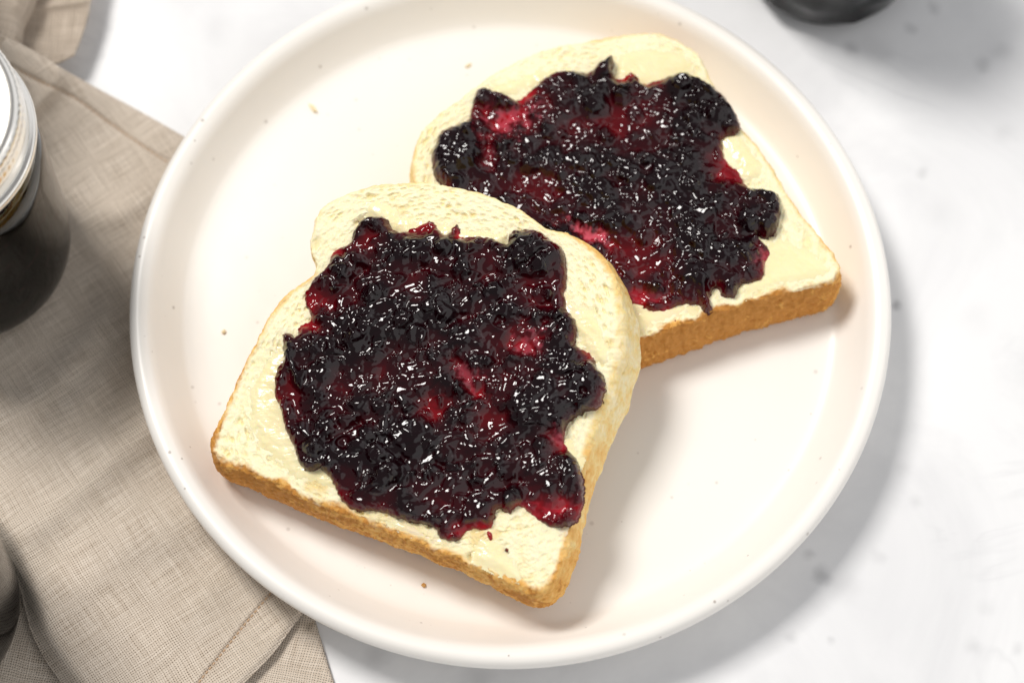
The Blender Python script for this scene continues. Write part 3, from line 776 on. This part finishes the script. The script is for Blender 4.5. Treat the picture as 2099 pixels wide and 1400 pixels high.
napkin = empty("napkin", tuple(float(q) for q in px(200, 800)), "rumpled natural linen napkin with stitched hem tucked under the plate", "napkin")
def sheet(name, S, z, nu, nv, mat, thick=0.0008):
    k = (z / CAM[2])[:, None]
    V = np.c_[S + (CAM[None, :2] - S) * k, z]
    o = mesh_obj(name, V, grid_faces(nu, nv)[:, ::-1].copy(), mat, None, None, True, uv=S)
    md = o.modifiers.new("thickness", 'SOLIDIFY'); md.thickness = thick; md.offset = -1
    reparent(o, napkin)
    return o

BOT_EDGE = [(640, 1205), (628, 1246), (600, 1284), (560, 1338), (505, 1395), (455, 1452), (440, 1475)]
LEFT_FOLD = [(-30, 1080), (8, 1130), (38, 1200), (62, 1290), (92, 1350), (130, 1405), (175, 1470)]
TOP_EDGE = [(-160, -30), (-60, 30), (20, 78), (75, 108), (130, 142), (200, 182), (280, 225), (370, 276), (470, 335)]
def up_z(S):
    x, y = S.T; P = np.stack([x, y, 0 * x], 1)
    z = 0.0020 + 0.0020 * (0.5 + fbm(P, 18, 3, 80)) + 0.0006 * fbm(P, 70, 2, 81)
    # soft diagonal folds
    for pts, amp, wd in (([(60, 1080), (200, 960), (330, 850)], 0.0026, 0.007), ([(120, 1240), (240, 1130), (400, 1060)], 0.0018, 0.008),
                         ([(150, 840), (260, 700), (300, 560)], 0.0016, 0.006), 
                         ([(150, 470), (240, 440), (330, 380)], 0.0013, 0.005), ([(60, 230), (110, 175), (120, 140)], 0.0016, 0.003),
                         ([(0, 860), (120, 780), (230, 640)], 0.0020, 0.006), ([(330, 1330), (460, 1180), (560, 1120)], 0.0009, 0.006)):
        z = z + 1.6 * amp * np.exp(-(curve_d(x, y, pts) / wd) ** 2)
    dl = curve_d(x, y, LEFT_FOLD)
    z = z + 0.0070 * np.exp(-(dl / 0.013) ** 2) - 0.0062 * np.exp(-(dl / 0.0030) ** 2)
    db = curve_d(x, y, BOT_EDGE)
    z = z + 0.0022 * np.exp(-(db / 0.010) ** 2) - 0.0011 * np.exp(-(db / 0.0012) ** 2)
    dt = curve_d(x, y, TOP_EDGE)
    z = z - 0.0010 * np.exp(-(dt / 0.0015) ** 2)
    z = z - 0.0009 * np.exp(-(curve_d(x, y, [(575, 1195), (545, 1228), (500, 1282), (450, 1345), (405, 1402), (380, 1440)]) / 0.0007) ** 2)
    z = z - 0.0008 * np.exp(-(curve_d(x, y, [(20, 135), (75, 165), (150, 200), (220, 250), (300, 305), (380, 350)]) / 0.0008) ** 2)
    hp = px(5, 50); d = np.hypot(x - hp[0], y - hp[1])
    z = z + 0.019 * smooth(0.056, 0.004, d)
    # the cloth lies flat under the jar on the left
    jc = px(-61, 520); d = np.hypot(x - jc[0], y - jc[1])
    z = np.where(d < 0.05, 0.0024 + (z - 0.0024) * smooth(0.029, 0.046, d), z)
    return under_plate(x, y, z)
nu, nv = 330, 560
S1 = coons(TOP_EDGE, [(175, 1470), (260, 1480), (350, 1480), (440, 1475)],
           [(-160, -30), (-330, 200), (-360, 600), (-300, 950), (-30, 1080), (8, 1130), (38, 1200), (62, 1290), (92, 1350), (130, 1405), (175, 1470)],
           [(470, 335), (440, 520), (450, 760), (520, 980), (600, 1120), (640, 1205), (628, 1246), (600, 1284), (560, 1338), (505, 1395), (455, 1452), (440, 1475)], nu, nv)
M_LIN = mat_linen("linen", 0.96, 1.14); M_LIN2 = mat_linen("linen_under", 0.20, 1.16); M_LIN3 = mat_linen("linen_back", 0.05, 1.2, 0.0009)
sheet("upper_layer", S1, up_z(S1), nu, nv, M_LIN)
# lower layer, seen past the bottom edge and in the gap on the left
nu, nv = 200, 120
S0 = coons([(-330, 1090), (-60, 1085), (250, 1090), (450, 1120), (596, 1160)], [(-330, 1500), (0, 1500), (300, 1500), (520, 1500), (712, 1490)],
           [(-330, 1090), (-335, 1300), (-330, 1500)], [(596, 1160), (632, 1228), (655, 1300), (676, 1370), (692, 1420), (712, 1490)], nu, nv)
x, y = S0.T; z0 = 0.0011 + 0.0003 * fbm(np.stack([x, y, 0 * x], 1), 40, 2, 90)
dr = curve_d(x, y, [(596, 1160), (632, 1228), (655, 1300), (676, 1370), (692, 1420), (712, 1490)])
z0 = z0 + 0.0013 * np.exp(-(dr / 0.004) ** 2) - 0.0011 * np.exp(-(dr / 0.0008) ** 2)
z1 = up_z(S0)
z0 = np.where(curve_d(x, y, BOT_EDGE) < 0.004, np.minimum(z0, 0.0013), z0)
sheet("lower_layer", S0, under_plate(x, y, np.maximum(z0, 0.0009)), nu, nv, M_LIN2, 0.0007)
# the turned-back corner behind the jar
nu, nv = 90, 90
S2 = coons([(28, -90), (90, -95), (150, -90), (205, -80)], [(20, 82), (60, 112), (105, 132), (152, 112)], [(28, -90), (24, 0), (20, 82)], [(205, -80), (188, 0), (172, 60), (152, 112)], nu, nv)
x, y = S2.T; P = np.stack([x, y, 0 * x], 1)
z2 = 0.0105 + 0.0006 * fbm(P, 60, 3, 95) + 0.0016 * np.exp(-(curve_d(x, y, [(30, 30), (90, 14), (170, 2)]) / 0.002) ** 2)
sheet("turned_corner", S2, z2, nu, nv, M_LIN3)
# the rolled fold that loops over at the top left
path = resample(catmull(px(np.array([-110, -40, 0, 12, 30, 46, 60.]), np.array([190, 128, 84, 40, 0, -50, -110.])), 8, closed=False), 60, closed=False)
tn = np.gradient(path[:, :2], axis=0); tn /= np.linalg.norm(tn, axis=1)[:, None]; sd = np.stack([tn[:, 1], -tn[:, 0]], 1)
V = []; UVs = []
for i, p in enumerate(path):
    for k in range(25):
        a = math.pi * (-0.15 + 1.25 * k / 24); r = 0.0056
        q = p[:2] + (CAM[:2] - p[:2]) * 0.0185 / CAM[2] + sd[i] * r * math.cos(a); V.append((q[0], q[1], 0.0165 + r * 1.25 * math.sin(a))); UVs.append((r * a, i * 0.0009))
o = mesh_obj("rolled_fold", V, grid_faces(60, 25), M_LIN3, None, None, True, uv=UVs)
md = o.modifiers.new("thickness", 'SOLIDIFY'); md.thickness = 0.0007
reparent(o, napkin)
# stitching along both hems
M_THREAD = mat_simple("hem_thread", (0.60, 0.42, 0.27), 0.8)
def stitches(pts, n):
    C = px(*arc(pts, n * 3 + 1).T)[:, :2]; z = up_z(C); C = C + (CAM[None, :2] - C) * (z / CAM[2])[:, None]
    V, F = [], []
    for i in range(n):
        a = np.append(C[3 * i], z[3 * i]); b = np.append(C[3 * i + 2], z[3 * i + 2]); d = b - a; L = np.linalg.norm(d); d /= L
        sdv = np.cross(d, [0, 0, 1.0]); up = np.cross(sdv, d); o0 = len(V)
        for q in range(5):
            t = q / 4; rr = 0.00024 * math.sin(math.pi * (0.12 + 0.76 * t)) ** 0.5
            for k in range(6):
                g = 2 * math.pi * k / 6
                V.append(a + d * L * t + (sdv * math.cos(g) + up * math.sin(g)) * rr + up * (0.00012 + 0.00022 * math.sin(math.pi * t)))
        for q in range(4):
            for k in range(6):
                F.append((o0 + q * 6 + k, o0 + q * 6 + (k + 1) % 6, o0 + q * 6 + 6 + (k + 1) % 6, o0 + q * 6 + 6 + k))
    o = mesh_obj("hem_stitching", V, F, M_THREAD); reparent(o, napkin); o["kind"] = "stuff"
stitches([(562, 1206), (545, 1228), (500, 1282), (450, 1345), (405, 1402), (380, 1440)], 26)
stitches([(40, 145), (75, 165), (150, 200), (220, 250), (300, 305), (345, 335)], 34)

# ------------------------------------------------------------------ jars of jam
def mat_glass():
    s = NT("clear_glass"); o = s.obj()
    s.set(Base_Color=(0.97, 0.98, 0.98), Roughness=0.02, IOR=1.42)
    s.b.inputs['Transmission Weight'].default_value = 1.0
    return s.m
def mat_jarjam():
    s = NT("jam_in_jar"); o = s.obj()
    n = s.noise(o, 160, 4, 0.6, 0.8)
    col = s.ramp(n, [(0.45, (0.004, 0.001, 0.002)), (0.62, (0.016, 0.002, 0.005)), (0.8, (0.07, 0.006, 0.014))])
    s.set(Base_Color=col, Roughness=0.3, Specular_IOR_Level=0.0)
    s.l(s.bump(n, 0.0006, 0.6), s.b.inputs['Normal'])
    return s.m
def mat_metal(name, col, rough):
    s = NT(name); o = s.obj()
    s.set(Base_Color=col, Roughness=rough, Metallic=1.0)
    s.l(s.bump(s.noise(o, 700, 2, 0.5), 0.00003, 0.4), s.b.inputs['Normal'])
    return s.m
M_GLASS, M_JARJAM = mat_glass(), mat_jarjam()
M_BAND = mat_metal("band_metal", (0.84, 0.81, 0.76), 0.2); M_LID = mat_metal("lid_metal", (0.86, 0.88, 0.92), 0.38)

def jar(u, v, z, label, quilt=False, scale=1.0):
    c = px(u, v, (0, 0, z)); c[2] = z
    root = empty("jam_jar", tuple(float(q) for q in c), label, "jar", "lidded glass jars of dark jam")
    outer = [(0, .0012), (.018, .0010), (.0225, 0.0), (.0250, .0004), (.0275, .0020), (.0291, .0050), (.0299, .0095), (.0302, .016), (.0303, .030), (.0303, .046), (.0302, .060), (.0284, .0665), (.0266, .0698), (.0258, .074), (.0258, .086)]
    oc = catmull(np.array(outer) * scale, 6, closed=False)
    inner = [(r - 0.0015 * scale if r > .004 else 0, zz) for r, zz in oc[::-1] if zz > 0.004 * scale]
    rm = None
    if quilt:
        def rm(T, R, Z):
            a = T * 7 / math.pi * 1.0; b = Z / (0.0085 * scale)
            q = np.maximum(np.abs(np.sin((a + b) * math.pi / 2 * 1.0)), np.abs(np.sin((a - b) * math.pi / 2)))
            return R + np.where(Z > 0.003 * scale, 0.0006 * scale * (1 - q) * 2.2, 0) * smooth(0.003 * scale, 0.008 * scale, Z) * smooth(.056 * scale, .050 * scale, Z)
    full = np.array(list(oc) + inner + [(0, 0.0042 * scale)])
    no = len(oc)
    def rmod(T, R, Z):
        if rm is None: return R
        R2 = rm(T, R, Z); R2[:, no:] = R[:, no:]; return R2
    g = lathe("glass", full, 168, M_GLASS, root, rmod)
    jf = [(0, .0040)] + [(max(r - 0.0013 * scale, 0), max(zz, 0.0040 * scale)) for r, zz in oc if .004 * scale < zz < .0635 * scale and r > .02 * scale]
    jf += [(.0262 * scale, .0640 * scale), (.020 * scale, .0633 * scale), (0, .0630 * scale)]
    jf[0] = (0, .0040 * scale)
    lathe("jam_fill", jf, 96, M_JARJAM, root)
    band = [(0.0263, 0.0720), (0.0274, 0.0713), (0.0293, 0.0712), (0.0306, 0.0717), (0.0309, 0.0728), (0.0306, 0.0739), (0.0295, 0.0744), (0.0291, 0.0748), (0.0291, 0.0770), (0.0293, 0.0800), (0.0289, 0.0825), (0.0291, 0.0845), (0.0289, 0.0865), (0.0281, 0.0876), (0.0270, 0.0881), (0.0249, 0.0881), (0.0247, 0.0877), (0.0247, 0.0868)]
    bc_ = catmull(np.array(band) * scale, 4, closed=False)
    def knurl(T, R, Z):
        k = smooth(.0805 * scale, .0815 * scale, Z) * smooth(.0875 * scale, .0868 * scale, Z)
        return R + k * 0.00006 * np.sin(T * 84)
    b = lathe("screw_band", bc_, 504, M_BAND, root, knurl)
    disc = [(0.0000, 0.0870), (0.0156, 0.0870), (0.0166, 0.0867), (0.0175, 0.0867), (0.0184, 0.0873), (0.0225, 0.0873), (0.0232, 0.0868), (0.0241, 0.0866), (0.0252, 0.0870), (0.0254, 0.0862)]
    lathe("lid", catmull(np.array(disc) * scale, 4, closed=False), 96, M_LID, root)
    return root
jar(-61, 520, 0.0027, "jar of dark jam with a metal screw lid, left of the plate", scale=1.05)
jar(1695, -88, 0.0002, "jar of dark jam on bare marble beyond the plate, only its faceted base in view", quilt=True, scale=0.93)
jar(-165, 1262, 0.0022, "dark jar at the lower left corner, a rounded sliver beside the napkin fold")
jar(-300, 110, 0.0002, "dark jam jar past the left edge, seen only by its shadow on the napkin", scale=1.12)
